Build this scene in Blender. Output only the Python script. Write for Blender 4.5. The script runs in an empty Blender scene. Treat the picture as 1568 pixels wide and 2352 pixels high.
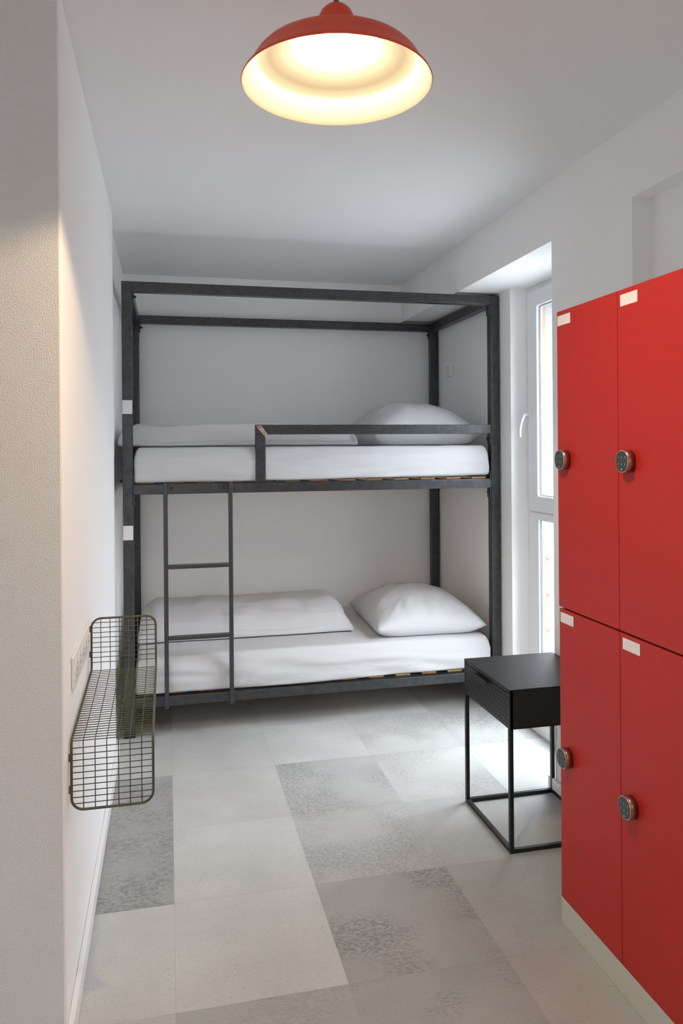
import bpy, bmesh, math, random
from mathutils import Vector, Matrix, noise
random.seed(7)
S = bpy.context.scene
COL = S.collection

# ------------------------------------------------------------------ materials
def mat(name, col, rough=0.6, metal=0.0, spec=0.5, coat=0.0):
    m = bpy.data.materials.new(name); m.use_nodes = True
    b = m.node_tree.nodes['Principled BSDF']
    b.inputs['Base Color'].default_value = (*col, 1)
    b.inputs['Roughness'].default_value = rough
    b.inputs['Metallic'].default_value = metal
    b.inputs['Specular IOR Level'].default_value = spec
    b.inputs['Coat Weight'].default_value = coat
    return m
def nd(m, t, **kw):
    n = m.node_tree.nodes.new(t)
    for k, v in kw.items(): setattr(n, k, v)
    return n
def lk(m, a, b): m.node_tree.links.new(a, b)
def bsdf(m): return m.node_tree.nodes['Principled BSDF']
def noise_tex(m, scale, detail=4, rough=0.5, vec=None):
    n = nd(m, 'ShaderNodeTexNoise'); n.inputs['Scale'].default_value = scale
    n.inputs['Detail'].default_value = detail; n.inputs['Roughness'].default_value = rough
    if vec is None:
        tc = nd(m, 'ShaderNodeTexCoord'); vec = tc.outputs['Object']
    lk(m, vec, n.inputs['Vector'])
    return n
def add_bump(m, scale, strength, dist=0.002, detail=4):
    n = noise_tex(m, scale, detail)
    b = nd(m, 'ShaderNodeBump'); b.inputs['Strength'].default_value = strength
    b.inputs['Distance'].default_value = dist
    lk(m, n.outputs['Fac'], b.inputs['Height'])
    lk(m, b.outputs['Normal'], bsdf(m).inputs['Normal'])
    return b
def vary(m, c1, c2, scale, detail=5, lo=0.35, hi=0.65):
    n = noise_tex(m, scale, detail)
    r = nd(m, 'ShaderNodeValToRGB')
    r.color_ramp.elements[0].color = (*c1, 1); r.color_ramp.elements[0].position = lo
    r.color_ramp.elements[1].color = (*c2, 1); r.color_ramp.elements[1].position = hi
    lk(m, n.outputs['Fac'], r.inputs['Fac'])
    lk(m, r.outputs['Color'], bsdf(m).inputs['Base Color'])

M = {}
M['wall'] = mat('painted_plaster', (0.90, 0.90, 0.895), 0.85, spec=0.25)
add_bump(M['wall'], 160, 0.12, 0.001)
M['rough_wall'] = mat('coarse_plaster', (0.77, 0.765, 0.755), 0.9, spec=0.2)
add_bump(M['rough_wall'], 300, 0.8, 0.004, 3)
M['ceil'] = mat('ceiling_paint', (0.85, 0.85, 0.853), 0.9, spec=0.2)
M['trim'] = mat('white_trim', (0.83, 0.83, 0.83), 0.4)
M['upvc'] = mat('white_upvc', (0.84, 0.85, 0.87), 0.3)
M['gasket'] = mat('grey_gasket', (0.30, 0.34, 0.38), 0.5)
M['spacer'] = mat('aluminium_spacer', (0.55, 0.60, 0.66), 0.35, 0.6)
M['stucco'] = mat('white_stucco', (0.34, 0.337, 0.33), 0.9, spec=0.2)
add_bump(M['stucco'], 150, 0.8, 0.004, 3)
M['orange'] = mat('orange_sealing_tape', (0.42, 0.20, 0.12), 0.7)
M['steel'] = mat('raw_dark_steel', (0.05, 0.05, 0.05), 0.36, 0.7)
vary(M['steel'], (0.056, 0.057, 0.058), (0.080, 0.083, 0.086), 38, 8)
M['steel_edge'] = mat('ladder_steel', (0.072, 0.075, 0.078), 0.35, 0.7)
M['black'] = mat('black_bolt', (0.012, 0.012, 0.013), 0.5)
M['weld'] = mat('ground_weld', (0.40, 0.27, 0.19), 0.4, 0.7)
vary(M['weld'], (0.30, 0.13, 0.06), (0.75, 0.68, 0.60), 45, 3)
M['sheet'] = mat('white_cotton', (0.62, 0.62, 0.635), 0.85, spec=0.2)
_m = M['sheet']; _tc = nd(_m, 'ShaderNodeTexCoord'); _mp = nd(_m, 'ShaderNodeMapping'); _mp.inputs['Rotation'].default_value = (0.3, 0.2, .5); _mp.inputs['Scale'].default_value = (.45, 1, 1)
lk(_m, _tc.outputs['Object'], _mp.inputs['Vector'])
_n = noise_tex(_m, 19, 5, 0.55, _mp.outputs['Vector']); _n.inputs['Distortion'].default_value = 1.2
_b = nd(_m, 'ShaderNodeBump'); _b.inputs['Strength'].default_value = .38; _b.inputs['Distance'].default_value = .006
lk(_m, _n.outputs['Fac'], _b.inputs['Height']); lk(_m, _b.outputs['Normal'], bsdf(_m).inputs['Normal'])
M['seam'] = mat('grey_seam', (0.10, 0.10, 0.11), 0.9)
M['wood'] = mat('beech_slat', (0.62, 0.36, 0.15), 0.55)
vary(M['wood'], (0.55, 0.30, 0.12), (0.72, 0.44, 0.20), 25, 3)
M['red'] = mat('red_lacquer', (0.46, 0.021, 0.015), 0.42, spec=0.3)
add_bump(M['red'], 900, 0.05, 0.0005, 2)
M['carcass'] = mat('locker_carcass', (0.62, 0.61, 0.56), 0.6)
M['plinth'] = mat('plinth_board', (0.56, 0.555, 0.49), 0.55)
M['tag'] = mat('paper', (0.80, 0.79, 0.81), 0.8)
M['pencil'] = mat('pencil_line', (0.42, 0.42, 0.45), 0.8)
M['copper'] = mat('brushed_copper', (0.33, 0.145, 0.10), 0.33, 0.85)
M['rim'] = mat('bright_rim', (0.78, 0.66, 0.58), 0.25, 0.9)
M['pad'] = mat('keypad_glass', (0.035, 0.044, 0.052), 0.25)
M['digits'] = mat('keypad_print', (0.75, 0.75, 0.75), 0.6)
M['blackmetal'] = mat('matt_black_powder_coat', (0.008, 0.0085, 0.0095), 0.36, spec=0.5)
M['blackhole'] = mat('perforation', (0.0015, 0.0015, 0.0015), 0.9, spec=0.0)
M['olive'] = mat('olive_wire', (0.075, 0.078, 0.036), 0.42, 0.0)
M['socket'] = mat('socket_plastic', (0.80, 0.79, 0.77), 0.35)
M['socket_dark'] = mat('socket_hole', (0.10, 0.10, 0.10), 0.6)
M['lampred'] = mat('red_enamel', (0.70, 0.065, 0.025), 0.38, spec=0.5)
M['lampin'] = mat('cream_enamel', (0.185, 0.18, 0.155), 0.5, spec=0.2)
M['lampcup'] = mat('white_reflector', (0.85, 0.82, 0.76), 0.4)
M['cord'] = mat('grey_green_cord', (0.12, 0.13, 0.10), 0.6)
M['railing'] = mat('galvanised_rail', (0.60, 0.62, 0.66), 0.45, 0.3)
M['ground'] = mat('outdoor_paving', (0.25, 0.25, 0.245), 0.9)

bm_ = bpy.data.materials.new('glowing_bulb'); bm_.use_nodes = True
for n in list(bm_.node_tree.nodes): bm_.node_tree.nodes.remove(n)
e = bm_.node_tree.nodes.new('ShaderNodeEmission'); o = bm_.node_tree.nodes.new('ShaderNodeOutputMaterial')
e.inputs['Color'].default_value = (1.0, 0.74, 0.47, 1); e.inputs['Strength'].default_value = 1650
bm_.node_tree.links.new(e.outputs[0], o.inputs[0]); M['bulb'] = bm_

g = bpy.data.materials.new('window_glass'); g.use_nodes = True
for n in list(g.node_tree.nodes): g.node_tree.nodes.remove(n)
tr = g.node_tree.nodes.new('ShaderNodeBsdfTransparent'); tr.inputs[0].default_value = (0.96, 0.98, 0.98, 1)
gl = g.node_tree.nodes.new('ShaderNodeBsdfGlossy'); gl.inputs['Roughness'].default_value = 0.02
lw = g.node_tree.nodes.new('ShaderNodeLayerWeight'); lw.inputs[0].default_value = 0.5
pw = g.node_tree.nodes.new('ShaderNodeMath'); pw.operation = 'POWER'; pw.inputs[1].default_value = 5
fr = g.node_tree.nodes.new('ShaderNodeMath'); fr.operation = 'MULTIPLY_ADD'; fr.inputs[1].default_value = .9; fr.inputs[2].default_value = .04
g.node_tree.links.new(lw.outputs['Facing'], pw.inputs[0]); g.node_tree.links.new(pw.outputs[0], fr.inputs[0])
mx = g.node_tree.nodes.new('ShaderNodeMixShader'); o = g.node_tree.nodes.new('ShaderNodeOutputMaterial')
L_ = g.node_tree.links.new
L_(fr.outputs[0], mx.inputs[0]); L_(tr.outputs[0], mx.inputs[1]); L_(gl.outputs[0], mx.inputs[2]); L_(mx.outputs[0], o.inputs[0])
M['glass'] = g

# floor: vinyl tiles, tone and mottling are the tile's own print (per-tile attributes)
f = mat('concrete_look_tiles', (0.5, 0.5, 0.48), 0.36, spec=0.45)
M['floor'] = f
at = nd(f, 'ShaderNodeAttribute'); at.attribute_name = 'tone'
am = nd(f, 'ShaderNodeAttribute'); am.attribute_name = 'mottle'
ao = nd(f, 'ShaderNodeAttribute'); ao.attribute_name = 'tile_seed'
tc = nd(f, 'ShaderNodeTexCoord')
sc = nd(f, 'ShaderNodeVectorMath', operation='SCALE'); sc.inputs[0].default_value = (3.1, 1.7, 5.3)
lk(f, ao.outputs['Fac'], sc.inputs['Scale'])
ad = nd(f, 'ShaderNodeVectorMath', operation='ADD')
lk(f, tc.outputs['Object'], ad.inputs[0]); lk(f, sc.outputs['Vector'], ad.inputs[1])
V = ad.outputs['Vector']
big = noise_tex(f, 3.2, 5, 0.6, V)
def math_(m, op, a, b=None, c=None):
    n = nd(m, 'ShaderNodeMath', operation=op)
    for i, x in enumerate((a, b, c)):
        if x is None: continue
        if isinstance(x, (int, float)): n.inputs[i].default_value = x
        else: lk(m, x, n.inputs[i])
    return n.outputs[0]
def mr(m, v, a, b, c, d):
    n = nd(m, 'ShaderNodeMapRange'); lk(m, v, n.inputs[0])
    for i, x in enumerate((a, b, c, d)): n.inputs[i + 1].default_value = x
    return n.outputs[0]
cloud = mr(f, big.outputs['Fac'], 0.3, 0.7, 0.88, 1.08)
fine = noise_tex(f, 260, 3, 0.6, V)
grain = mr(f, fine.outputs['Fac'], 0.3, 0.7, 0.94, 1.05)
mp = nd(f, 'ShaderNodeMapping'); mp.inputs['Rotation'].default_value = (0, 0, .7); mp.inputs['Scale'].default_value = (1, 1.8, 1)
lk(f, V, mp.inputs['Vector'])
fleck = noise_tex(f, 74, 4, 0.7, mp.outputs['Vector'])
patch = noise_tex(f, 3.6, 2, 0.5, V)
pmask = mr(f, patch.outputs['Fac'], 0.42, 0.58, 0.0, 1.0)
fm = mr(f, fleck.outputs['Fac'], 0.46, 0.56, 0.0, 1.0)
mot = math_(f, 'MULTIPLY', math_(f, 'MULTIPLY', fm, pmask), am.outputs['Fac'])
vor = nd(f, 'ShaderNodeTexVoronoi'); vor.inputs['Scale'].default_value = 75; lk(f, V, vor.inputs['Vector'])
speck = mr(f, vor.outputs['Distance'], 0.07, 0.15, 0.6, 0.0)
sgate = mr(f, noise_tex(f, 9, 2, 0.5, V).outputs['Fac'], 0.45, 0.6, 0.0, 1.0)
sp = math_(f, 'MULTIPLY', speck, sgate)
fine2 = mr(f, noise_tex(f, 130, 2, 0.5, V).outputs['Fac'], 0.60, 0.70, 0.0, 0.16)
t1 = math_(f, 'MULTIPLY', math_(f, 'MULTIPLY', at.outputs['Fac'], cloud), grain)
t2 = math_(f, 'MULTIPLY', t1, math_(f, 'SUBTRACT', 1.0, math_(f, 'MULTIPLY', mot, 0.36)))
t3 = math_(f, 'MULTIPLY', math_(f, 'MULTIPLY', t2, math_(f, 'SUBTRACT', 1.0, sp)), math_(f, 'SUBTRACT', 1.0, fine2))
cm = nd(f, 'ShaderNodeCombineColor')
lk(f, math_(f, 'MULTIPLY', t3, 0.475), cm.inputs[0]); lk(f, math_(f, 'MULTIPLY', t3, 0.478), cm.inputs[1]); lk(f, math_(f, 'MULTIPLY', t3, 0.46), cm.inputs[2])
lk(f, cm.outputs[0], bsdf(f).inputs['Base Color'])
lk(f, mr(f, big.outputs['Fac'], 0.3, 0.7, 0.33, 0.44), bsdf(f).inputs['Roughness'])
M['joint'] = mat('tile_joint', (0.30, 0.30, 0.29), 0.6)

# ------------------------------------------------------------------ mesh helpers
def BM(): return bmesh.new()
def box(bm, x0, x1, y0, y1, z0, z1, mi=0):
    v = [bm.verts.new((x, y, z)) for z in (z0, z1) for y in (y0, y1) for x in (x0, x1)]
    for q in ((0, 2, 3, 1), (4, 5, 7, 6), (0, 1, 5, 4), (2, 6, 7, 3), (0, 4, 6, 2), (1, 3, 7, 5)):
        bm.faces.new([v[i] for i in q]).material_index = mi
def cyl(bm, a, b, r, n=12, r2=None, mi=0, cap=True):
    a, b = Vector(a), Vector(b); d = (b - a).normalized(); r2 = r if r2 is None else r2
    u = d.orthogonal().normalized(); w = d.cross(u)
    A = []; B = []
    for i in range(n):
        t = 2 * math.pi * i / n; q = u * math.cos(t) + w * math.sin(t)
        A.append(bm.verts.new(a + q * r)); B.append(bm.verts.new(b + q * r2))
    for i in range(n):
        j = (i + 1) % n; fc = bm.faces.new((A[i], A[j], B[j], B[i])); fc.material_index = mi; fc.smooth = True
    if cap:
        bm.faces.new(A[::-1]).material_index = mi; bm.faces.new(B).material_index = mi
def tube(bm, pts, r, n=8, closed=False):
    pts = [Vector(p) for p in pts]; N = len(pts); rings = []
    up = None
    for i in range(N):
        if closed: d = (pts[(i + 1) % N] - pts[i - 1])
        else: d = pts[min(i + 1, N - 1)] - pts[max(i - 1, 0)]
        d.normalize()
        if up is None: up = d.orthogonal().normalized()
        else:
            up = (up - d * up.dot(d)); up.normalize()
        w = d.cross(up)
        rings.append([bm.verts.new(pts[i] + (up * math.cos(2 * math.pi * k / n) + w * math.sin(2 * math.pi * k / n)) * r) for k in range(n)])
    for i in range(N if closed else N - 1):
        A, B = rings[i], rings[(i + 1) % N]
        for k in range(n):
            fc = bm.faces.new((A[k], A[(k + 1) % n], B[(k + 1) % n], B[k])); fc.smooth = True
    if not closed:
        bm.faces.new(rings[0][::-1]); bm.faces.new(rings[-1])
def lathe(bm, prof, c, n=64, mi=0, smooth=True):
    rings = []
    for r, z in prof:
        if r < 1e-6: rings.append([bm.verts.new((c[0], c[1], c[2] + z))])
        else: rings.append([bm.verts.new((c[0] + r * math.cos(2 * math.pi * k / n), c[1] + r * math.sin(2 * math.pi * k / n), c[2] + z)) for k in range(n)])
    for A, B in zip(rings, rings[1:]):
        for k in range(n):
            j = (k + 1) % n
            if len(A) == 1 and len(B) == 1: continue
            if len(A) == 1: q = (A[0], B[j], B[k])
            elif len(B) == 1: q = (A[k], A[j], B[0])
            else: q = (A[k], A[j], B[j], B[k])
            fc = bm.faces.new(q); fc.material_index = mi; fc.smooth = smooth
def ticks(a, b, r, n):
    L = b - a; t = [0, .12, .3, .55, .8, 1]
    s = [a + r * x for x in t] + [a + r + (L - 2 * r) * i / n for i in range(1, n)] + [b - r * x for x in reversed(t)]
    return s
def rbox(bm, x0, x1, y0, y1, z0, z1, r, nx, ny, nz, fn=None):
    lo = Vector((x0, y0, z0)); hi = Vector((x1, y1, z1))
    T = (ticks(x0, x1, r, nx), ticks(y0, y1, r, ny), ticks(z0, z1, r, nz))
    cache = {}
    def vert(p):
        k = tuple(round(c, 6) for c in p)
        if k in cache: return cache[k]
        P = Vector(p); q = Vector([min(max(P[i], lo[i] + r), hi[i] - r) for i in range(3)])
        d = P - q
        if d.length > 1e-9: P = q + d.normalized() * r
        if fn: P = fn(P)
        cache[k] = bm.verts.new(P); return cache[k]
    for ax in range(3):
        u, v = [(1, 2), (2, 0), (0, 1)][ax]
        for side, val in ((0, lo[ax]), (1, hi[ax])):
            for i in range(len(T[u]) - 1):
                for j in range(len(T[v]) - 1):
                    q = []
                    for a, b in ((i, j), (i + 1, j), (i + 1, j + 1), (i, j + 1)):
                        p = [0, 0, 0]; p[ax] = val; p[u] = T[u][a]; p[v] = T[v][b]; q.append(vert(p))
                    if not side: q.reverse()
                    try:
                        fc = bm.faces.new(q); fc.smooth = True
                    except ValueError: pass
def obj(name, bm, m, parent=None, bevel=0, seg=2):
    me = bpy.data.meshes.new(name)
    bmesh.ops.remove_doubles(bm, verts=bm.verts, dist=1e-6) if bevel else None
    bmesh.ops.recalc_face_normals(bm, faces=bm.faces)
    if bevel:
        ed = [e for e in bm.edges if len(e.link_faces) == 2 and e.calc_face_angle(0) > 0.6]
        bmesh.ops.bevel(bm, geom=ed, offset=bevel, segments=seg, affect='EDGES', profile=0.5)
    root = parent
    while root is not None and root.parent is not None: root = root.parent
    off = Vector(root.location) if root is not None else Vector((0, 0, 0))
    if root is None:
        xs = [v.co for v in bm.verts]
        off = Vector(((min(p.x for p in xs) + max(p.x for p in xs)) / 2, (min(p.y for p in xs) + max(p.y for p in xs)) / 2, min(p.z for p in xs)))
    bmesh.ops.translate(bm, verts=bm.verts, vec=-off)
    bm.to_mesh(me); bm.free()
    for x in (m if isinstance(m, (list, tuple)) else [m]): me.materials.append(x)
    o = bpy.data.objects.new(name, me); COL.objects.link(o)
    if parent is None: o.location = off
    else: o.parent = parent
    return o
def thing(name, label, cat, loc, group=None):
    o = bpy.data.objects.new(name, None); COL.objects.link(o); o.location = loc
    o.empty_display_size = 0.1
    return tag(o, label, cat, group)
def tag(o, label, cat, group=None):
    o['label'] = label; o['category'] = cat
    if group: o['group'] = group
    return o
def struct(name, bm, m, parent=None, label=None, bevel=0):
    o = obj(name, bm, m, parent, bevel)
    if parent is None:
        o['kind'] = 'structure'
        if label: o['label'] = label; o['category'] = name.split('_')[0]
    return o
def strokes(bm, polylines, to3, w, mi=1):
    """flat pencil strokes; to3 maps (u,v) to a point, slightly proud of the paper"""
    for pl in polylines:
        for (a, b) in zip(pl, pl[1:]):
            dx, dy = b[0] - a[0], b[1] - a[1]; L = math.hypot(dx, dy) or 1
            nx, ny = -dy / L * w / 2, dx / L * w / 2
            q = [bm.verts.new(to3(*p)) for p in ((a[0] - nx, a[1] - ny), (b[0] - nx, b[1] - ny), (b[0] + nx, b[1] + ny), (a[0] + nx, a[1] + ny))]
            bm.faces.new(q).material_index = mi
DIG = {'1': [[(-.32, .1), (.12, .5), (-.08, -.42)], [(-.42, -.5), (.22, -.36)]],
       '2': [[(-.28, .28), (-.12, .47), (.12, .47), (.24, .28), (.1, .0), (-.3, -.42), (-.05, -.34), (.3, -.46)]],
       '3': [[(-.25, .42), (.02, .5), (.2, .34), (.0, .1)], [(.0, .1), (.25, .02), (.3, -.25), (.1, -.46), (-.22, -.42), (-.28, -.3)]],
       '4': [[(-.05, .5), (-.28, -.08), (.26, -.04)], [(.16, .42), (.02, -.5)]]}

# ------------------------------------------------------------------ room dimensions (metres, camera stands at x=y=0)
CZ = 2.566; XL = -0.247; XLR = -0.268; XR = 1.575; XB = 1.825; YB = 5.0; SOF = 2.312
YP = 1.93; YW = 3.73; YN = 2.9; YV = 3.82; XG = 1.914
EX = -1.5; EY = -1.3
RW0, RW1, RZ0, RZ1 = -0.5, 0.2, 1.2, 1.95   # added unseen opening behind the camera, lets in fill daylight
SKY = 33.0

# floor with single tiles
gx = [-1.5 + 0.0, -1.36, -0.905, -0.4475, 0.01, 0.4675, 0.925, 1.385, 1.845, 1.95]
gy = [-1.35, -0.935, -0.447, 0.041, 0.529, 1.017, 1.505, 1.994, 2.476, 2.962, 3.453, 3.942, 4.43, 4.92, 5.05]
tones = {}   # (column, row): (tone, mottle); column 4 starts at x=0.01, row 7 starts at y=1.994
LT, MD, DK = 1.10, 0.90, 0.78
spec = {3: {6: (LT, 0), 7: (LT, 0), 8: (DK, 1), 9: (DK, .9), 10: (1.05, 0)},
        4: {6: (.84, .4), 7: (1.14, 0), 8: (1.14, 0), 9: (1.10, 0), 10: (1.06, 0), 11: (1.0, 0)},
        5: {6: (.80, .9), 7: (.82, 1), 8: (.97, .8), 9: (.96, .9), 10: (1.12, 0), 11: (1.0, 0)},
        6: {6: (.92, 0), 7: (.86, 0), 8: (.93, .1), 9: (1.06, .6), 10: (1.04, .8), 11: (1.08, 0)},
        7: {6: (.85, .5), 7: (.85, 0), 8: (.90, 0), 9: (1.12, 0), 10: (.94, 1), 11: (.9, .3)}}
bm = BM()
lt = bm.faces.layers.float.new('tone'); lm = bm.faces.layers.float.new('mottle'); ls = bm.faces.layers.float.new('tile_seed')
box(bm, gx[0], gx[-1], gy[0], gy[-1], -0.05, -0.0004, 1)
J = 0.0004
for i in range(len(gx) - 1):
    for j in range(len(gy) - 1):
        x0, x1, y0, y1 = gx[i] + J, gx[i + 1] - J, gy[j] + J, gy[j + 1] - J
        fc = bm.faces.new([bm.verts.new(p) for p in ((x0, y0, 0), (x1, y0, 0), (x1, y1, 0), (x0, y1, 0))])
        t = spec.get(i, {}).get(j, (random.choice((LT, 1.0, MD)), random.choice((0, 0, .8))))
        fc[lt], fc[lm], fc[ls] = t[0], t[1], random.random() * 9
struct('floor', bm, [M['floor'], M['joint']])

bm = BM(); box(bm, EX - .2, 2.35, EY - .2, YB + .2, CZ, CZ + .2); struct('ceiling', bm, M['ceil'])
# left wall: its end face towards the entrance carries a coarse plaster
bm = BM()
box(bm, EX, XL, YP, YW, 0, CZ)
bm.faces.ensure_lookup_table()
for fc in bm.faces:
    fc.normal_update()
    if abs(fc.normal.y) > .9 and fc.calc_center_median().y < YP + .01: fc.material_index = 1
struct('wall_left', bm, [M['wall'], M['rough_wall']], bevel=0.006)
bm = BM(); box(bm, EX, XLR, YW, YB, 0, CZ); struct('wall_alcove', bm, M['wall'])
bm = BM(); box(bm, EX, 1.99, YB, YB + .2, 0, CZ); struct('wall_back', bm, M['wall'])
bm = BM()
box(bm, XR, 1.99, EY, YB, SOF, CZ)             # band over the recesses
box(bm, XR, 1.99, 2.335, YN, 0, SOF)           # pier between the recesses
box(bm, 1.652, 1.99, 1.0, 2.335, 0, SOF)       # back of the shallow recess
box(bm, XR, 1.99, EY, 1.0, 0, SOF)
box(bm, XB, 1.99, YV, YB, 0, SOF)              # wall at the head of the bed
box(bm, XB, 1.99, YN, YV, 0, 0.10)             # low parapet under the window
struct('wall_right', bm, M['wall'])
bm = BM(); box(bm, EX - .2, RW0, EY - .2, EY, 0, CZ); box(bm, RW1, 1.99, EY - .2, EY, 0, CZ)
box(bm, RW0, RW1, EY - .2, EY, 0, RZ0); box(bm, RW0, RW1, EY - .2, EY, RZ1, CZ); struct('wall_front', bm, M['wall'])  # gap left in the wall is the added fill-light opening
bm = BM(); box(bm, EX - .2, EX, EY, YP, 0, CZ); struct('wall_entrance', bm, M['wall'])
# outside: stucco reveals, lintel, ground
bm = BM()
box(bm, 1.99, 2.16, 3.79, 6.5, -3, 3.4); box(bm, 1.99, 2.16, 0.0, 2.935, -3, 3.4)
box(bm, 1.99, 2.16, 2.935, 3.79, 2.27, 3.4); box(bm, 1.99, 2.16, 2.935, 3.79, -3, 0.08)
struct('wall_outside', bm, M['stucco'])
bm = BM(); box(bm, -40, 40, -40, 40, -3.4, -3.2); struct('ground', bm, M['ground'])

# baseboards
def board(name, x0, x1, y0, y1, h=0.06):
    bm = BM(); box(bm, x0, x1, y0, y1, 0.0005, h); struct(name, bm, M['trim'], bevel=0.003)
board('baseboard_left', XL + .0005, XL + .0155, YP + .001, YW + .012)
board('baseboard_right', XR - .0165, XR - .0005, 2.115, YN + .035)
board('baseboard_window', XB - .0155, XB - .0005, YN + .001, YB - .016)
board('baseboard_back', XLR + .001, XB - .017, YB - .0155, YB - .0005)

# ------------------------------------------------------------------ window
W = bpy.data.objects.new('window_1', None); COL.objects.link(W); W.location = (XG, 3.385, 0.10)
W['kind'] = 'structure'
WY0, WY1, WZ0, WZ1 = 2.935, YV, 0.10, SOF
GZ = ((0.185, 1.063), (1.188, 2.197)); gy0, gy1 = WY0 + .125, WY1 - .137
def frame_ring(bm, x0, x1, y0, y1, z0, z1, wl, wr, wb, wt):
    O = ((y0, z0), (y1, z0), (y1, z1), (y0, z1)); I = ((y0 + wl, z0 + wb), (y1 - wr, z0 + wb), (y1 - wr, z1 - wt), (y0 + wl, z1 - wt))
    V = [[bm.verts.new((x, y, z)) for y, z in ring] for x in (x0, x1) for ring in (O, I)]
    for i in range(4):
        j = (i + 1) % 4
        for A, B in ((V[0], V[1]), (V[2], V[3]), (V[0], V[2]), (V[1], V[3])): bm.faces.new((A[i], A[j], B[j], B[i]))
bm = BM(); frame_ring(bm, XG + .010, XG + .055, WY0, WY1, WZ0, WZ1, .055, .055, .05, .05)
box(bm, XG + .010, XG + .055, WY0 + .055, WY1 - .055, 1.075, 1.135)
obj('frame', bm, M['upvc'], W, bevel=.003)
for nm, z0, z1, zz in (('sash', 1.105, 2.285, GZ[1]), ('fixed_light', 0.125, 1.098, GZ[0])):
    bm = BM(); xa = XG - (.006 if nm == 'sash' else .002)
    frame_ring(bm, xa, XG + .030, WY0 + .03, WY1 - .032, z0, z1, gy0 - WY0 - .03, WY1 - .032 - gy1, zz[0] - z0, z1 - zz[1])
    s = obj(nm, bm, M['upvc'], W, bevel=.006)
    bm = BM(); frame_ring(bm, XG + .010, XG + .016, gy0 - .002, gy1 + .002, zz[0] - .002, zz[1] + .002, .006, .006, .006, .006)
    obj('gasket', bm, M['gasket'], s)
    bm = BM(); frame_ring(bm, XG + .0165, XG + .0275, gy0 - .002, gy1 + .002, zz[0] - .002, zz[1] + .002, .008, .008, .008, .008)
    obj('spacer_bar', bm, M['spacer'], s)
    bm = BM()
    for xx in (XG + .0162, XG + .0278):
        bm.faces.new([bm.verts.new(p) for p in ((xx, gy0, zz[0]), (xx, gy1, zz[0]), (xx, gy1, zz[1]), (xx, gy0, zz[1]))])
    obj('pane', bm, M['glass'], s)
    if nm == 'sash':
        bm = BM(); hy, hz, hx = WY1 - .067, 1.622, XG - .006
        rbox(bm, hx - .010, hx, hy - .014, hy + .014, hz - .034, hz + .034, .0048, 2, 2, 2)
        h = obj('handle_plate', bm, M['upvc'], s)
        bm = BM(); cyl(bm, (hx - .008, hy, hz), (hx - .032, hy, hz), .0085, 16)
        pts = []
        for k in range(13):
            t = k / 12; pts.append((hx - .032 - .030 * math.sin(t * 1.9) , hy + .004 * t, hz + .004 - .125 * t ** 1.15))
        tube(bm, pts, .0075, 10); obj('handle_lever', bm, M['upvc'], s)
bm = BM(); box(bm, 1.998, 2.012, 3.782, 3.7895, 0.085, 2.265); struct('trim_1', bm, M['orange'])

# safety rail outside the window
R = thing('window_railing', 'three horizontal tubular safety bars on round flanges outside the window', 'railing', (2.03, 3.36, .46))
for z in (.862, .662, .469):
    bm = BM(); cyl(bm, (2.04, 2.936, z), (2.04, 3.789, z), .014, 16)
    b = obj('bar', bm, M['railing'], R)
    for ya, yb in ((2.936, 2.942), (3.783, 3.789)):
        bm = BM(); cyl(bm, (2.04, ya, z), (2.04, yb, z), .030, 24)
        for k in range(3):
            t = k * 2.1 + .5; sy = -1 if yb > 3 else 1
            yc = ya if sy < 0 else yb
            cyl(bm, (2.04 + .022 * math.cos(t), yc, z + .022 * math.sin(t)), (2.04 + .022 * math.cos(t), yc + sy * .002, z + .022 * math.sin(t)), .0035, 8)
        obj('flange', bm, M['railing'], b)

# ------------------------------------------------------------------ bunk bed
bx0, bx1, by0, by1, bt = -0.221, 1.815, 3.946, 4.982, 2.297
P = 0.05
BED = thing('bunk_bed', 'tall dark raw-steel bunk bed frame with ladder, standing in the far alcove', 'bunk bed', ((bx0 + bx1) / 2, (by0 + by1) / 2, 0))
posts = {}
for i, x in enumerate((bx0, bx1 - P)):
    for j, y in enumerate((by0, by1 - P)):
        bm = BM(); box(bm, x, x + P, y, y + P, 0.006, bt)
        p = obj('post', bm, M['steel'], BED, bevel=.003); posts[i, j] = p
        bm = BM(); box(bm, x - .002, x + P + .002, y - .002, y + P + .002, 0.0, .012)
        obj('foot_cap', bm, M['black'], p)
def paper_on_post(z0, z1, d):
    bm = BM(); y = by0 - .0008
    box(bm, bx0 + .001, bx0 + P - .001, y, by0 - .0002, z0, z1)
    c = ((bx0 + P / 2), (z0 + z1) / 2)
    strokes(bm, DIG[d], lambda u, v: (c[0] + u * .035, y - .0004, c[1] + v * .045), .0015)
    o = obj('paper_tag', bm, [M['tag'], M['pencil']], posts[0, 0]); o['label'] = 'white paper tag with a pencilled ' + d
paper_on_post(1.629, 1.698, '1'); paper_on_post(.995, 1.067, '2')
def rail(name, x0, x1, y0, y1, z0, z1):
    bm = BM(); box(bm, x0, x1, y0, y1, z0, z1); return obj(name, bm, M['steel'], BED, bevel=.003)
def bolt(parent, a, d, r=.0085):
    bm = BM(); a = Vector(a); d = Vector(d)
    cyl(bm, a, a + d * .004, r * 1.1, 12)
    cyl(bm, a + d * .004, a + d * .015, r * .92, 12, r * .55)
    return obj('bolt', bm, M['black'], parent)
ix0, ix1 = bx0 + P, bx1 - P; iy0, iy1 = by0 + P, by1 - P
levels = (('top_rail', bt - .051, bt, (-1,)), ('upper_bed_rail', 1.222, 1.272, (-1, 1)), ('lower_bed_rail', .146, .196, (-1,)))
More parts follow.
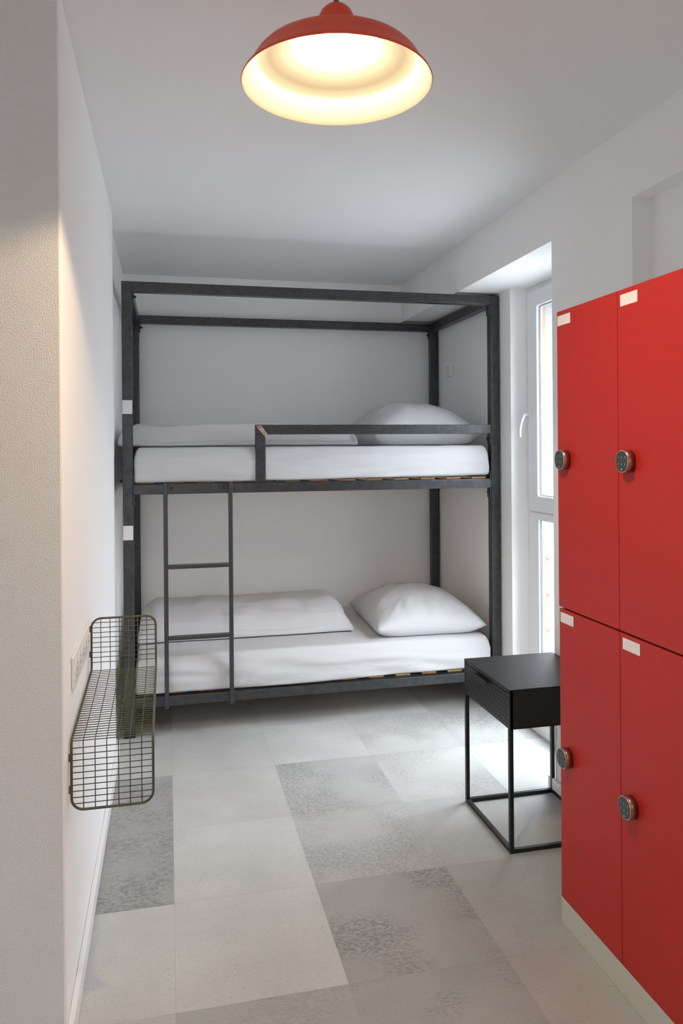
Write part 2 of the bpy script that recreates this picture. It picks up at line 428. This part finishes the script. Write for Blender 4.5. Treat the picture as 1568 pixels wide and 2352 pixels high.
for nm, z0, z1, sides in levels:
    for y0 in (by0, by1 - P):
        r = rail(nm, ix0, ix1, y0, y0 + P, z0, z1)
        for xa, sx in ((ix0, 1), (ix1, -1)):
            for s in sides:
                za, zb = (z0 - .056, z0 - .0005) if s < 0 else (z1 + .0005, z1 + .045)
                bm = BM(); box(bm, min(xa, xa + sx * .006), max(xa, xa + sx * .006), y0 + .006, y0 + P - .002, za, zb)
                pl = obj('end_plate', bm, M['steel'], r, bevel=.001)
                bolt(r, (xa + sx * .006, y0 + P / 2 - .004, (za + zb) / 2 + .004), (sx, 0, 0))
    for x0 in (bx0, bx1 - P):
        r = rail(nm, x0, x0 + P, iy0, iy1, z0, z1)
bolt(posts[0, 0], (bx0, by0 + .02, 1.292), (-1, 0, 0))
# guard rail
GR = rail('guard_rail', .446, ix1, by0, by0 + .04, 1.524, 1.575)
bm = BM(); box(bm, .446, .499, by0, by0 + .04, 1.279, 1.524); obj('guard_upright', bm, M['steel'], GR, bevel=.003)
bm = BM(); box(bm, .448, .60, by0 + .002, by0 + .042, 1.2725, 1.279); obj('foot_plate', bm, M['steel'], GR, bevel=.001)
bolt(GR, (.545, by0 + .022, 1.279), (0, 0, 1))
bm = BM(); box(bm, ix1 - .006, ix1, by0 + .004, by0 + .044, 1.468, 1.5235); obj('end_plate', bm, M['steel'], GR)
bolt(GR, (ix1 - .006, by0 + .02, 1.497), (-1, 0, 0))
bm = BM()
z = by0 - .0004
bm.faces.new([bm.verts.new(p) for p in ((.452, z, 1.571), (.476, z, 1.572), (.492, z, 1.548), (.505, z, 1.530), (.512, z, 1.526), (.499, z, 1.524), (.497, z, 1.508), (.489, z, 1.519), (.472, z, 1.541), (.452, z, 1.562))])
o = obj('weld_mark', bm, M['weld'], GR); o['label'] = 'bright ground weld with brown scorch'
# ladder
bm = BM(); box(bm, -.002, .302, by0 - .006, by0 - .0005, 1.226, 1.274)
LD = obj('ladder', bm, M['steel'], BED, bevel=.001)
for xa in (-.024, .302):
    bm = BM(); box(bm, xa, xa + .022, by0 - .024, by0 - .002, .138, 1.282); obj('stile', bm, M['steel_edge'], LD, bevel=.004)
for zr in (.843, .482):
    bm = BM(); box(bm, -.002, .302, by0 - .024, by0 - .002, zr, zr + .022); obj('rung', bm, M['steel_edge'], LD, bevel=.004)
for xb in (.018, .282): bolt(LD, (xb, by0 - .006, 1.250), (0, -1, 0), .0075)
# slats
n = 13
for z0 in (.197, 1.273):
    for k in range(n):
        xc = ix0 + .06 + (ix1 - ix0 - .12) * k / (n - 1)
        bm = BM(); box(bm, xc - .042, xc + .042, by0 + .038, by1 - .018, z0, z0 + .011)
        obj('slat', bm, M['wood'], BED, bevel=.002)

# ------------------------------------------------------------------ bedding
def fold(p, sx, sy, sz, amp, seed):
    return noise.noise(Vector((p.x * sx + seed, p.y * sy + seed * 1.7, p.z * sz - seed))) * amp
def mattress(z0, z1, seed, label):
    yf = by0 + .014
    def fn(p):
        q = p.copy(); t = (p.z - z0) / (z1 - z0)
        fy = max(0, 1 - (p.y - yf) / .12)
        rnd = max(0, (t - .45) / .55) ** 3
        q.y += .022 * rnd * fy
        q.y -= (.008 * math.sin(math.pi * min(1, t * 1.1)) + fold(p, 1.8, 1, 14, .006, seed) + fold(p, 6, 1, 34, .0045, seed + 3) + abs(fold(p, 3, 1, 22, .010, seed + 8))) * fy * (1 - .6 * rnd)
        if t > .5: q.z += fold(p, 2.5, 2.5, 0, .002, seed + 9) + fold(p, 9, 6, 0, .0014, seed + 5)
        ex = max(0, 1 - (1.757 - p.x) / .08)
        q.x += (fold(p, 1, 9, 14, .006, seed)) * ex - .02 * rnd * ex
        e2 = max(0, 1 - (p.x + .168) / .08); q.x += .02 * rnd * e2
        if t < .3 and p.y < by0 + .2: q.z += (.007 * max(0, p.x - .8) + fold(p, 1.7, 0, 0, .005, seed + 11)) * (1 - t / .3)
        q.z -= .010 * max(0, 1 - (p.y - yf) / .022) * max(0, 1 - t / .2) * min(1, max(0, (1.25 - p.x) / .5))
        return q
    bm = BM(); rbox(bm, -.168, 1.757, yf, by1 - .045, z0, z1, .016, 150, 30, 12, fn)
    o = obj('mattress', bm, M['sheet']); return tag(o, label, 'mattress', 'mattresses of the bunk bed')
mattress(.2100, .392, 2.3, 'white sheeted mattress on the lower bunk, near the floor')
mattress(1.2860, 1.460, 7.1, 'white sheeted mattress on the upper bunk, behind the guard rail')

def duvet(x0, x1, y0, y1, z0, h, seed, label, lead=.14, edge=.03):
    def fn(p):
        q = p.copy(); t = (p.z - z0) / h; s = (p.y - y0) / (y1 - y0)
        # soft loaf profile: low front, full middle, falling to the wall
        k = min(1, (max(s, 0) / lead) ** .6) if s < lead else 1
        k *= 1 - .25 * max(0, (s - .75) / .25) ** 2
        q.z = z0 + (p.z - z0) * (0.30 + .70 * k)
        e = min((p.x - x0), (x1 - p.x)) / .12
        if e < 1: q.z = z0 + (q.z - z0) * (1 - .30 * (1 - max(e, 0)) ** 2)
        q.z += (fold(p, 5, 5, 0, .014, seed) + fold(p, 16, 9, 0, .005, seed + 4)) * max(t, 0)
        q.y += fold(p, 3, 0, 6, .010, seed + 2) * (1 - s)
        q.x += fold(p, 0, 6, 8, .012, seed + 6) * (1 if p.x > x1 - .1 else 0)
        if t > .2:
            top = ((t - .2) / .8) ** 2
            q.y += edge * top * max(0, 1 - (p.y - y0) / .10) - .03 * top * max(0, 1 - (y1 - p.y) / .10)
            q.x += .03 * top * (max(0, 1 - (p.x - x0) / .10) - max(0, 1 - (x1 - p.x) / .10))
        q.z += (abs(fold(p, 4, 14, 9, .010, seed + 21)) if t > .3 else 0)
        q.z = max(q.z, z0)
        return q
    bm = BM(); rbox(bm, x0, x1, y0, y1, z0, z0 + h, min(.022, h * .4), 110, 40, 8, fn)
    o = obj('duvet', bm, M['sheet']); return tag(o, label, 'duvet', 'folded duvets on the bunks')
duvet(-.165, 1.035, 4.235, 4.80, .3965, .155, 4.4, 'folded white duvet along the back of the lower bunk', .42)
d = duvet(-.252, 1.03, 4.06, 4.78, 1.4645, .113, 8.8, 'rolled white duvet along the back of the upper bunk', .03, .045)
def pillow(cx, cy, z0, w, l, h, rz, seed, label, tilt=0.0, lift=None):
    N = 44; bm = BM()
    top = {}; bot = {}
    for i in range(N + 1):
        for j in range(N + 1):
            u = -1 + 2 * i / N; v = -1 + 2 * j / N
            u = math.copysign(abs(u) ** .8, u); v = math.copysign(abs(v) ** .8, v)
            a = max(0, (1 - abs(u) ** 2.2)) * max(0, (1 - abs(v) ** 2.2))
            pinch_u = 1 - .07 * (1 - v * v) * abs(u); pinch_v = 1 - .06 * (1 - u * u) * abs(v)
            pinch_u = 1 - .055 * (1 - v * v); pinch_v = 1 - .055 * (1 - u * u)
            x = u * w / 2 * pinch_u; y = v * l / 2 * pinch_v
            P0 = Vector((x, y, 0))
            rad = noise.noise(Vector((math.atan2(v, u) * 3.2 + seed, 1.3, seed))) 
            edge = max(abs(u), abs(v))
            wr = (noise.noise(Vector((x * 11 + seed, y * 11, 2))) * .010 + noise.noise(Vector((x * 24, y * 9 + seed, 5))) * .005)
            rd = 1 - abs(noise.noise(Vector((math.atan2(v, u) * 5.5 + seed * 3, edge * 1.4, seed * 2))))
            wr += (rd - .75) * .030 * edge ** 1.5 * (1 - edge ** 8)
            wr += (.8 - abs(noise.noise(Vector((x * 7 + y * 5 + seed, y * 3 - x * 4, 9 + seed))))) * .014 * (.3 + .7 * edge)
            cr = rad * .022 * (edge ** 2) * (1 - edge ** 6) + wr * a ** .4
            hz = h * (a ** .52)
            sag = .06 * h
            if i in (0, N) or j in (0, N):
                zt = zb = .24 * h
            else:
                zt = .24 * h + hz * .80 + cr
                zb = .24 * h - .24 * h * min(1, a * 9) ** .5
            lf = lift(u, v) if lift else 0
            zt += lf; zb = max(zb + lf * (1 - min(1, a * 4)), 0) if not lift else zb + lf * (1 - min(1, a * 4))
            c, s = math.cos(rz), math.sin(rz)
            X = cx + x * c - y * s; Y = cy + x * s + y * c
            top[i, j] = bm.verts.new((X, Y, z0 + zt))
            bot[i, j] = top[i, j] if (i in (0, N) or j in (0, N)) else bm.verts.new((X, Y, z0 + zb))
    for i in range(N):
        for j in range(N):
            k = ((i, j), (i + 1, j), (i + 1, j + 1), (i, j + 1))
            fc = bm.faces.new([top[q] for q in k]); fc.smooth = True
            try:
                fc = bm.faces.new([bot[q] for q in reversed(k)]); fc.smooth = True
            except ValueError: pass
    o = obj('pillow', bm, M['sheet']); return tag(o, label, 'pillow', 'pillows of the bunk bed')
pillow(1.445, 4.39, .3955, .64, .78, .205, math.radians(-2), 1.7, 'plump white pillow at the window end of the lower bunk')
pillow(1.425, 4.43, 1.4635, .66, .74, .245, math.radians(2), 6.2, 'plump white pillow on the upper bunk, behind the guard rail')

# ------------------------------------------------------------------ red lockers
LX = 1.159; LY1 = 2.106; DW = .319; LY0 = LY1 - 2 * DW
LK = thing('locker_cabinet', 'red four-door locker cabinet with keypad locks against the right wall', 'locker', (1.36, (LY0 + LY1) / 2, 0))
bm = BM(); box(bm, LX + .0195, 1.573, LY0, LY1, .079, 1.857); obj('carcass', bm, M['carcass'], LK)
bm = BM(); box(bm, LX + .001, LX + .02, LY0, LY1, 0, .0785); box(bm, LX + .02, 1.56, LY0 + .01, LY1 - .02, 0, .0785)
obj('plinth', bm, M['plinth'], LK, bevel=.002)
def text_mesh(bm, s, size, to3, mi):
    cu = bpy.data.curves.new('t', 'FONT'); cu.body = s; cu.size = size; cu.align_x = 'CENTER'; cu.align_y = 'CENTER'; cu.resolution_u = 2
    ob = bpy.data.objects.new('t', cu); COL.objects.link(ob)
    dg = bpy.context.evaluated_depsgraph_get(); me = ob.evaluated_get(dg).to_mesh()
    vs = [bm.verts.new(to3(v.co.x, v.co.y)) for v in me.vertices]
    for p in me.polygons:
        try: bm.faces.new([vs[i] for i in p.vertices]).material_index = mi
        except ValueError: pass
    bpy.data.objects.remove(ob, do_unlink=True); bpy.data.curves.remove(cu)
def oval(bm, x0, x1, yc, zc, a, b, n=40, k0=1.0, k1=1.0, mi=0, capA=True, capB=True):
    A = []; B = []
    for i in range(n):
        t = 2 * math.pi * i / n; ct, st = math.cos(t), math.sin(t)
        y = math.copysign(abs(ct) ** .86, ct) * a; z = math.copysign(abs(st) ** .86, st) * b
        A.append(bm.verts.new((x0, yc + y * k0, zc + z * k0))); B.append(bm.verts.new((x1, yc + y * k1, zc + z * k1)))
    for i in range(n):
        j = (i + 1) % n; fc = bm.faces.new((A[i], A[j], B[j], B[i])); fc.smooth = True; fc.material_index = mi
    if capA: bm.faces.new(A).material_index = mi
    if capB: bm.faces.new(B[::-1]).material_index = mi
tags = {(0, 1): '1', (0, 0): '2', (1, 1): '3', (1, 0): '4'}
for c in (0, 1):
    ya, yb = LY1 - DW * (c + 1), LY1 - DW * c
    for lv, (z0, z1) in enumerate(((.080, .958), (.964, 1.859))):
        dg = tags[c, lv]
        bm = BM(); box(bm, LX + (.0 if lv else .0008), LX + .019, ya + .0012, yb - (.0012 if lv else .003 if c == 0 else .0012), z0, z1)
        D = obj('door', bm, M['red'], LK, bevel=.0012)
        yt = yb - (.006 if lv else .012) if c == 0 else yb - .015
        zt = z1 - .014 if lv else z1 - .010
        bm = BM(); box(bm, LX - .0006, LX + .0002, yt - .074, yt, zt - .030, zt)
        strokes(bm, DIG[dg], lambda u, v: (LX - .0009, yt - .034 - u * .022, zt - .015 + v * .024), .0012)
        o = obj('paper_tag', bm, [M['tag'], M['pencil']], D); o['label'] = 'white paper tag with a pencilled ' + dg
        yk = LY1 - .051 - DW * c; zk = 1.410 if lv else .520
        bm = BM(); xf = LX - .023
        oval(bm, LX - .0022, LX + .001, yk, zk, .0265, .0285, mi=1)
        oval(bm, xf + .0012, LX - .002, yk, zk, .0272, .0290)
        LKK = obj('lock_body', bm, [M['copper'], M['black']], D)
        bm = BM(); oval(bm, xf - .0003, xf + .0014, yk, zk, .0272, .0290, k0=.97, k1=1.0, mi=1)
        oval(bm, xf - .0008, xf + .001, yk, zk, .0272, .0290, k0=.925, k1=.93, mi=0)
        for r_, row in enumerate(('123', '456')):
            for q, ch in enumerate(row):
                text_mesh(bm, ch, .0062, lambda u, v, q=q, r_=r_: (xf - .0012, yk + .0145 - .0145 * q - u, zk + .0105 - .0175 * r_ + v), 2)
        text_mesh(bm, 'OK', .0055, lambda u, v: (xf - .0012, yk - u, zk - .0205 + v), 2)
        obj('keypad', bm, [M['pad'], M['rim'], M['digits']], D)

# ------------------------------------------------------------------ nightstand
nx0, nx1, ny0, ny1, nz0, nz1 = 1.177, 1.5725, 2.494, 2.914, .442, .584
NS = thing('nightstand', 'black metal nightstand with perforated drawer, between the lockers and the bed', 'nightstand', ((nx0 + nx1) / 2, (ny0 + ny1) / 2, 0))
T = .015
for x in (nx0, nx1 - T):
    for y in (ny0, ny1 - T):
        bm = BM(); box(bm, x, x + T, y, y + T, 0, nz0); obj('leg', bm, M['blackmetal'], NS, bevel=.001)
bm = BM()
for x in (nx0, nx1 - T): box(bm, x, x + T, ny0 + T, ny1 - T, .001, T)
for y in (ny0, ny1 - T): box(bm, nx0 + T, nx1 - T, y, y + T, .001, T)
obj('base_frame', bm, M['blackmetal'], NS, bevel=.001)
bm = BM()
box(bm, nx0 + .004, nx1, ny0, ny0 + .006, nz0, nz1 - .004); box(bm, nx0 + .004, nx1, ny1 - .006, ny1, nz0, nz1 - .004)
box(bm, nx1 - .006, nx1, ny0, ny1, nz0, nz1 - .004); box(bm, nx0 + .02, nx1, ny0, ny1, nz0, nz0 + .004)
box(bm, nx0, nx0 + T, ny0, ny0 + T * .7, nz0, nz1 - .004); box(bm, nx0, nx0 + T, ny1 - T * .7, ny1, nz0, nz1 - .004)
obj('body', bm, M['blackmetal'], NS, bevel=.0008)
bm = BM(); box(bm, nx0, nx1, ny0, ny1, nz1 - .004, nz1); box(bm, nx0, nx0 + .006, ny0 + .0005, ny1 - .0005, nz1 - .014, nz1 - .004)
obj('top', bm, M['blackmetal'], NS, bevel=.0012)
bm = BM(); dx = nx0 + .0012
box(bm, dx, dx + .006, ny0 + T * .7 + .001, ny1 - T * .7 - .001, nz0 + .001, nz1 - .0175)
rows = 0
for k in range(33):
    yc = ny0 + .022 + k * .0117
    if yc > ny1 - .02: break
    for q in range(4):
        zc = nz0 + .018 + q * .031 + (.0155 if k % 2 else 0)
        if zc > nz1 - .030: continue
        if 2.665 < yc < 2.79 and zc > nz1 - .050: continue
        cyl(bm, (dx - .0003, yc, zc), (dx + .0005, yc, zc), .0024, 8, mi=1)
DR = obj('drawer', bm, [M['blackmetal'], M['blackhole']], NS)
bm = BM(); box(bm, nx0 - .013, dx + .001, 2.668, 2.783, nz1 - .0225, nz1 - .0205); box(bm, nx0 - .013, nx0 - .011, 2.668, 2.783, nz1 - .040, nz1 - .0205)
obj('handle', bm, M['blackmetal'], DR, bevel=.0006)

# ------------------------------------------------------------------ wire shelf on the left wall
sx0, sx1, syn, syf, szt, szm_f, szm_n, szb = -.2405, -.042, 2.0, 2.527, .913, .750, .722, .548
SH = thing('wire_shelf', 'olive green wire mesh shelf bent in a zigzag, mounted on the left wall', 'shelf', (sx0, (syn + syf) / 2, szb))
rc = .030
def arc(cx, cz, a0, a1, y, n=7):
    return [(cx + rc * math.cos(a0 + (a1 - a0) * k / n), y, cz + rc * math.sin(a0 + (a1 - a0) * k / n)) for k in range(n + 1)]
def bend(x, rev=False):
    b = .012; pts = [(x, syf, szm_f + .02), (x, syf, szm_f + b), (x, syf - b * .3, szm_f + b * .3), (x, syf - b, szm_f), (x, syn + b, szm_n), (x, syn + b * .3, szm_n - b * .3), (x, syn, szm_n - b), (x, syn, szm_n - .02)]
    return pts[::-1] if rev else pts
loop = arc(sx0 + rc, szt - rc, math.pi, math.pi / 2, syf) + arc(sx1 - rc, szt - rc, math.pi / 2, 0, syf) + bend(sx1)
loop += arc(sx1 - rc, szb + rc, 0, -math.pi / 2, syn) + arc(sx0 + rc, szb + rc, -math.pi / 2, -math.pi, syn) + bend(sx0, True)
bm = BM(); tube(bm, loop, .0034, 10, closed=True); obj('frame', bm, M['olive'], SH)
bm = BM(); rw = .0013
nlong = 6
for k in range(nlong):
    x = sx0 + (sx1 - sx0) * (k + 1) / (nlong + 1)
    tube(bm, [(x, syf, szt), ] + bend(x) + [(x, syn, szb)], rw, 6)
for k in range(1, 10):
    zz = szt - .0135 - (k - 1) * .0157
    if zz > szm_f + .012: cyl(bm, (sx0, syf - .0022, zz), (sx1, syf - .0022, zz), rw, 6)
nn = 33
for k in range(nn + 1):
    t = k / nn; yy = syf - .004 + (syn + .004 - syf + .004) * t; zz = szm_f + (szm_n - szm_f) * t
    cyl(bm, (sx0, yy, zz - .0022), (sx1, yy, zz - .0022), rw, 6)
for k in range(1, 13):
    zz = szm_n - .004 - k * .0155
    if zz > szb + .008: cyl(bm, (sx0, syn + .0022, zz), (sx1, syn + .0022, zz), rw, 6)
obj('wire_grid', bm, M['olive'], SH)
for yy, zz in ((syf, .80), (syf, .88), (syn, .60), (syn, .68)):
    bm = BM(); box(bm, XL + .0003, sx0 - .001, yy - .004, yy + .004, zz - .009, zz + .009); obj('wall_clip', bm, M['olive'], SH)

# ------------------------------------------------------------------ sockets
SK = thing('socket_strip', 'white five-gang wall socket strip behind the wire shelf', 'socket', (XL, 2.25, .83))
bm = BM(); box(bm, XL + .0003, XL + .009, 2.06, 2.442, .830, .915); obj('frame', bm, M['socket'], SK, bevel=.003)
for k in range(5):
    yc = 2.06 + .0425 + k * .0743; zc = .8725
    bm = BM(); c = (XL + .0092, yc, zc)
    for a0, a1, xx, mi in ((.031, .025, XL + .0105, 0),):
        cyl(bm, (XL + .0085, yc, zc), (XL + .0105, yc, zc), .031, 28)
    cyl(bm, (XL + .0105, yc, zc), (XL + .0109, yc, zc), .0205, 24, mi=1)
    for s in (-1, 1): cyl(bm, (XL + .0108, yc + s * .0095, zc), (XL + .0113, yc + s * .0095, zc), .0032, 10, mi=2)
    for s in (-1, 1): box(bm, XL + .0108, XL + .0113, yc - .003, yc + .003, zc + s * .017 - .002, zc + s * .017 + .002, 2)
    m2 = M.get('socket_well') or mat('socket_well', (0.68, 0.66, 0.63), 0.5); M['socket_well'] = m2
    obj('socket_insert', bm, [M['socket'], m2, M['socket_dark']], SK)
BX = thing('wall_box', 'small white wall box with two dark holes, on the wall over the upper pillow', 'wall box', (XB, 4.72, 1.915))
bm = BM(); rbox(bm, XB - .016, XB - .0005, 4.682, 4.758, 1.913, 1.993, .006, 2, 3, 3); obj('cover', bm, M['socket'], BX)
for zz in (1.978, 1.948):
    bm = BM(); cyl(bm, (XB - .0162, 4.74, zz), (XB - .0168, 4.74, zz), .0042, 12); obj('hole', bm, M['socket_dark'], BX)

# ------------------------------------------------------------------ pendant lamp
lx, ly, lz = .3545, 1.564, 2.218
LP = thing('pendant_lamp', 'red enamel pendant lamp with cream inside, hanging lit from the ceiling', 'lamp', (lx, ly, lz))
C0 = (lx, ly, lz); LS = .40 / .42
outer = [(.2105, .000), (.2120, .0015), (.2092, .0065), (.2005, .0175), (.191, .030), (.1865, .039), (.1805, .0485), (.169, .0605), (.152, .071), (.131, .079), (.105, .0858), (.080, .0905), (.055, .0935), (.042, .0945)]
inner = [(.2105, .000), (.2090, .001), (.1985, .015), (.188, .0275), (.181, .040), (.1775, .0485), (.172, .0535), (.150, .062), (.125, .0705), (.104, .0785), (.0985, .0805)]
neck = [(.0985, .0805), (.096, .083), (.085, .0855), (.060, .0885), (.0415, .091), (.0395, .096), (.038, .125), (.030, .145), (.015, .153), (0, .154)]
bm = BM(); lathe(bm, [(r * LS, z * LS) for r, z in outer], C0, 96); obj('shade', bm, M['lampred'], LP)
bm = BM(); lathe(bm, [(r * LS, z * LS) for r, z in inner], C0, 96); obj('shade_lining', bm, M['lampin'], LP)['label'] = 'cream inside of the shade'
bm = BM(); lathe(bm, [(r * LS, z * LS) for r, z in neck], C0, 64); obj('reflector_cup', bm, M['lampcup'], LP)
bm = BM(); lathe(bm, [(r * LS, z * LS) for r, z in [(.0425, .0925), (.0425, .136), (.0405, .148), (.034, .162), (.024, .172), (.011, .1765), (.004, .177), (0, .177)]], C0, 48); obj('cap', bm, M['lampred'], LP)
bm = BM(); cyl(bm, (lx, ly, lz + .176 * LS), (lx, ly, CZ - .02), .0055, 16); obj('cord', bm, M['cord'], LP)
bm = BM(); lathe(bm, [(0, CZ - lz - .05), (.02, CZ - lz - .048), (.05, CZ - lz - .02), (.052, CZ - lz - .0005)], C0, 32); obj('ceiling_rose', bm, M['cord'], LP)
bm = BM(); bmesh.ops.create_uvsphere(bm, u_segments=20, v_segments=12, radius=.0285)
bmesh.ops.translate(bm, verts=bm.verts, vec=(lx, ly, lz + .102))
for fc in bm.faces: fc.smooth = True
obj('bulb', bm, M['bulb'], LP)

# ------------------------------------------------------------------ light
w = bpy.data.worlds.new('overcast_sky'); S.world = w; w.use_nodes = True
bg = w.node_tree.nodes['Background']
wt = w.node_tree; geo = wt.nodes.new('ShaderNodeTexCoord'); sx = wt.nodes.new('ShaderNodeSeparateXYZ')
wt.links.new(geo.outputs['Generated'], sx.inputs[0])
mm = wt.nodes.new('ShaderNodeMapRange')           # overcast sky, much brighter overhead than at the built-up horizon
for i, v in enumerate((0.0, 1.0, SKY * .16, SKY)): mm.inputs[i + 1].default_value = v
wt.links.new(sx.outputs['Z'], mm.inputs[0]); wt.links.new(mm.outputs[0], bg.inputs['Strength'])
bg.inputs['Color'].default_value = (0.87, 0.915, 1.0, 1)
def portal(loc, rot, sx_, sy_):
    pl = bpy.data.lights.new('sky_portal', 'AREA'); pl.shape = 'RECTANGLE'; pl.size = sx_; pl.size_y = sy_
    po = bpy.data.objects.new('sky_portal', pl); COL.objects.link(po)
    po.location = loc; po.rotation_euler = rot; pl.cycles.is_portal = True
portal((2.0, 3.3625, 1.18), Matrix(((0, 0, 1), (1, 0, 0), (0, 1, 0))).to_euler(), .86, 2.2)
portal((RW0 / 2 + RW1 / 2, EY - .1, (RZ0 + RZ1) / 2), (-math.pi / 2, 0, 0), RW1 - RW0, RZ1 - RZ0)

# ------------------------------------------------------------------ camera
F = 1740.0; TH = math.atan(399 / 1740); ROLL = -0.0075
cd = bpy.data.cameras.new('camera'); cam = bpy.data.objects.new('camera', cd); COL.objects.link(cam); S.camera = cam
cd.sensor_fit = 'HORIZONTAL'; cd.sensor_width = 24; cd.lens = F / 1568 * 24
cd.shift_y = -147 / 1568; cd.clip_start = .02
cam.matrix_world = Matrix.Translation((0, 0, 1.45)) @ Matrix.Rotation(-TH, 4, 'Z') @ Matrix.Rotation(math.pi / 2, 4, 'X') @ Matrix.Rotation(ROLL, 4, 'Z')

S.view_settings.view_transform = 'Standard'; S.view_settings.look = 'None'
S.view_settings.gamma = 1; S.view_settings.use_curve_mapping = False
S.view_settings.exposure = 0.0
S.cycles.max_bounces = 14; S.cycles.diffuse_bounces = 8; S.cycles.glossy_bounces = 6; S.cycles.transparent_max_bounces = 12
S.cycles.caustics_reflective = False; S.cycles.caustics_refractive = False
S.cycles.sample_clamp_indirect = 8
